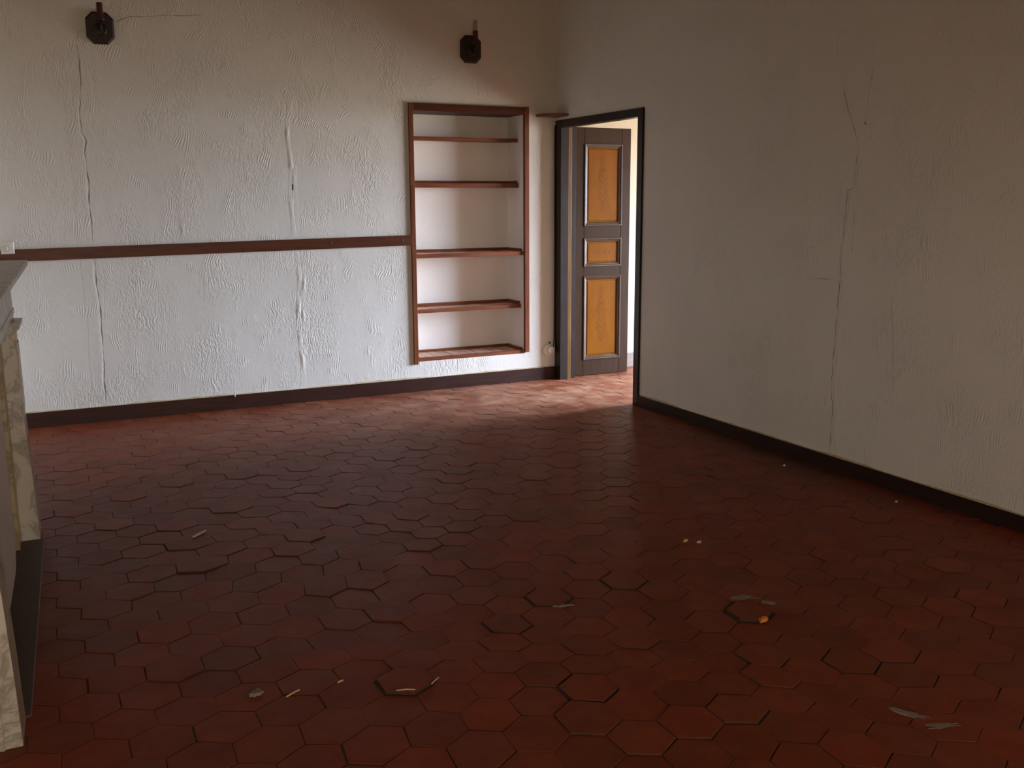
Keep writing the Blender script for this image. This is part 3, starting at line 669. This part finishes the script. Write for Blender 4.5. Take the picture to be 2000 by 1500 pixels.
# ------------------------------------------------------------------ wall sconces
def sconce(x, z, wd, ht, label, sleeve, tube_up):
    root = tag(empty('wall_sconce', (x, 0, z)), label, 'sconce', 'wooden candle sconces on the back wall')
    c = wd*0.24; X, Z = wd/2, ht/2
    def octo(s): 
        a, b = X-s, Z-s; cc = c-s*0.4
        return [(-a, -b+cc), (-a+cc, -b), (a-cc, -b), (a, -b+cc), (a, b-cc), (a-cc, b), (-a+cc, b), (-a, b-cc)]
    bm = bmesh.new(); r0 = [bm.verts.new((p[0], -0.001, p[1])) for p in octo(0)]; r1 = [bm.verts.new((p[0], -0.018, p[1])) for p in octo(0)]
    r2 = [bm.verts.new((p[0], -0.026, p[1])) for p in octo(0.012)]
    for a, b in ((r0, r1), (r1, r2)):
        for q in range(8): bm.faces.new((a[q], a[(q+1) % 8], b[(q+1) % 8], b[q]))
    bm.faces.new(r2); bm.faces.new(r0); bm_obj('plaque', bm, W_DARK, root)
    bm = bmesh.new(); lathe(bm, [(0.040, 0.026), (0.042, 0.031), (0.034, 0.036), (0.016, 0.040), (0.012, 0.046)], (0, 0, -0.01), (0, -1, 0), 20); bm_obj('boss', bm, DARK_M, root)
    bm = bmesh.new(); tube(bm, [(0, -0.04, -0.01), (0, -0.075, -0.03), (0, -0.10, -0.025), (0, -0.108, 0.0), (0, -0.108, 0.03)], 0.007); bm_obj('arm', bm, DARK_M, root, True)
    bm = bmesh.new(); lathe(bm, [(0.010, 0.028), (0.026, 0.034), (0.028, 0.040), (0.012, 0.042)], (0, -0.108, 0), (0, 0, 1), 20); bm_obj('drip_pan', bm, DARK_M, root)
    bm = bmesh.new(); lathe(bm, [(0.019, 0.041), (0.019, sleeve)], (0, -0.108, 0), (0, 0, 1), 18); bm_obj('candle_sleeve', bm, SLEEVE, root)
    if tube_up:
        bm = bmesh.new(); lathe(bm, [(0.0165, sleeve), (0.0165, tube_up-0.006), (0.013, tube_up)], (0, -0.108, 0), (0, 0, 1), 18); bm_obj('candle_tube', bm, GLASSY, root)
    return root
sconce(-3.418, 2.622, 0.172, 0.200, 'dark octagonal wooden sconce with a short red candle sleeve, above the long wall crack', 0.142, 0)
sconce(-0.768, 2.648, 0.172, 0.204, 'dark octagonal wooden sconce with a red sleeve and pale candle tube, above the niche', 0.124, 0.200)

# ------------------------------------------------------------------ corner shelf, sockets, cable
bm = bmesh.new(); n = 20; rr = 0.198
pts = [(-0.001, -0.001)] + [(-rr*math.cos(math.pi/2*q/n)**0.8-0.001*(q == n), -rr*math.sin(math.pi/2*q/n)**0.8-0.001*(q == 0)) for q in range(n+1)]
prism(bm, pts, 'z', -0.010, 0.010)
bmesh.ops.bevel(bm, geom=[e for e in bm.edges if abs(e.verts[0].co.z-e.verts[1].co.z) < 1e-6], offset=0.005, segments=2, affect='EDGES')
cs = bm_obj('corner_shelf', bm, W_CORNER); cs.location = (0, 0, 2.172)
tag(cs, 'small rounded brown wooden shelf fixed in the corner above the doorway', 'shelf')

so = tag(empty('wall_socket', (-0.083, 0, 0.250)), 'round white plastic socket low on the wall beside the doorway', 'socket')
bm = bmesh.new(); lathe(bm, [(0.050, 0.001), (0.050, 0.010), (0.044, 0.020), (0.030, 0.024)], (0, 0, 0), (0, -1, 0), 28); bm_obj('back_plate', bm, WHITE_P, so, False)
bm = bmesh.new(); lathe(bm, [(0.031, 0.023), (0.031, 0.040), (0.028, 0.046), (0.022, 0.046), (0.021, 0.034)], (0.016, 0, 0.004), (0, -1, 0), 24); bm_obj('socket_body', bm, WHITE_P, so, False)
for dx in (-0.009, 0.009):
    bm = bmesh.new(); lathe(bm, [(0.003, 0.0345), (0.003, 0.036)], (0.016+dx, 0, 0.002), (0, -1, 0), 10); bm_obj('pin_hole', bm, DARK_M, so)
nail = bm = bmesh.new(); lathe(bm, [(0.004, 0.0), (0.004, 0.012), (0.0095, 0.014), (0.008, 0.019)], (-0.068, 0, 0.312), (0, -1, 0), 14)
tag(bm_obj('screw', bm, DARK_M), 'dark screw head in the wall just above the round white socket', 'screw')
bm = bmesh.new(); tube(bm, [(-0.020, -0.006, 2.10), (-0.022, -0.006, 1.6), (-0.020, -0.006, 1.0), (-0.021, -0.006, 0.42), (-0.023, -0.007, 0.34), (-0.031, -0.012, 0.29), (-0.038, -0.026, 0.262)], 0.005)
tag(bm_obj('cable', bm, CABLE, None, True), 'thin brown cable running down beside the door frame to the round socket', 'cable')

ls = tag(empty('light_switch', (-4.086, -0.0, 1.213)), 'square yellowed plastic switch box mounted over the end of the wall rail', 'switch')
bm = bmesh.new(); box(bm, -0.040, 0.040, -0.040, -0.0225, -0.040, 0.040, 0.004); box(bm, -0.036, 0.036, -0.0226, -0.0005, 0.0, 0.036); bm_obj('switch_box', bm, CREAM_P, ls)
bm = bmesh.new(); lathe(bm, [(0.023, 0.0395), (0.023, 0.043), (0.019, 0.044), (0.018, 0.041)], (0, 0, -0.002), (0, -1, 0), 24); bm_obj('dial', bm, CREAM_P, ls)
bm = bmesh.new(); box(bm, -0.004, 0.004, -0.052, -0.041, -0.014, 0.010, 0.002); bm_obj('toggle', bm, CREAM_P, ls)

# ------------------------------------------------------------------ loose bits on the floor
for q, (x, y, rx, ry, ro) in enumerate([(-1.615, -4.440, 0.085, 0.040, -0.45), (-1.560, -4.52, 0.04, 0.018, -0.9), (-2.27, -4.185, 0.055, 0.012, -0.45), (-1.728, -5.345, 0.075, 0.019, -1.05), (-1.700, -5.43, 0.070, 0.022, -0.35)]):
    blob('mortar_patch', x, y, rx, ry, ro, 0.0035, MORTAR_L, floor, q+3.7)
def stick(name, p, q, r, m, label, cat, z=0.006):
    bm = bmesh.new(); a = Vector((*p, z)); b = Vector((*q, z+0.001)); mid = (a+b)/2 + Vector((0.003, 0.002, 0.001)); c = (a+b)/2
    tube(bm, [a-c, mid-c, b-c], r, 6); o = bm_obj(name, bm, m); o.location = c; return tag(o, label, cat)
stick('straw_stalk', (-3.048, -4.533), (-2.995, -4.556), 0.0035, STRAW, 'yellow straw stalk lying along the front edge of a raised floor tile', 'straw', 0.007)
stick('straw_stalk', (-2.936, -4.545), (-2.902, -4.519), 0.0022, PALE, 'pale straw fragment by the right edge of a raised floor tile', 'straw', 0.010)
stick('straw_stalk', (-3.362, -4.414), (-3.316, -4.390), 0.0024, STRAW, 'short thin straw on the dark tiles near the fireplace hearth', 'straw', 0.006)
stick('straw_stalk', (-3.195, -4.396), (-3.176, -4.391), 0.0028, STRAW, 'tiny bright yellow straw end in a tile joint', 'straw', 0.005)
stick('wood_splinter', (-3.402, -2.785), (-3.336, -2.722), 0.0055, PALE, 'pale wooden splinter lying on the tiles in front of the fireplace', 'splinter', 0.007)
c = tag(blob('tile_chip', 0, 0, 0.022, 0.013, 0.3, 0.008, ORANGE, None, 31.3), 'small orange chip lying on the worn loose tile with pale mortar behind it', 'chip'); c.location = (-1.690, -4.640, 0.009)
c = tag(blob('plaster_crumb', 0, 0, 0.018, 0.009, 0.5, 0.006, STRAW, None, 12.1), 'yellowish plaster crumb on the open dark floor towards the right wall', 'crumb'); c.location = (-1.437, -3.825, 0.003)
c = tag(blob('plaster_crumb', 0, 0, 0.010, 0.008, 0.2, 0.006, PALE, None, 17.9), 'tiny pale crumb just beside the yellowish one on the open floor', 'crumb'); c.location = (-1.394, -3.866, 0.003)
c = tag(blob('plaster_flake', 0, 0, 0.024, 0.020, 0.2, 0.007, MORTAR_L, None, 22.3), 'grey flake of mortar lying on the dark tiles near the fireplace end', 'flake'); c.location = (-3.440, -4.343, 0.003)

for x, y, lab in ((-0.19, -3.06, 'tiny pale crumb on the grimy tiles near the right baseboard, the farther one'), (-0.156, -3.84, 'tiny pale crumb on the grimy tiles near the right baseboard, the nearer one')):
    c = tag(blob('plaster_crumb', 0, 0, 0.010, 0.007, 0.3, 0.006, PALE, None, 9.1+y), lab, 'crumb'); c.location = (x, y, 0.003)
bm = bmesh.new(); lathe(bm, [(0.0035, 0.0), (0.0045, 0.006), (0.004, 0.036), (0.0018, 0.040)], (0, 0, 0), (0.05, -0.1, 1), 10)
c = bm_obj('wall_peg', bm, WHITE_P); c.location = (-2.698, -0.0225, 0.094); tag(c, 'thin white plastic peg stuck upright behind the top of the back baseboard', 'peg')
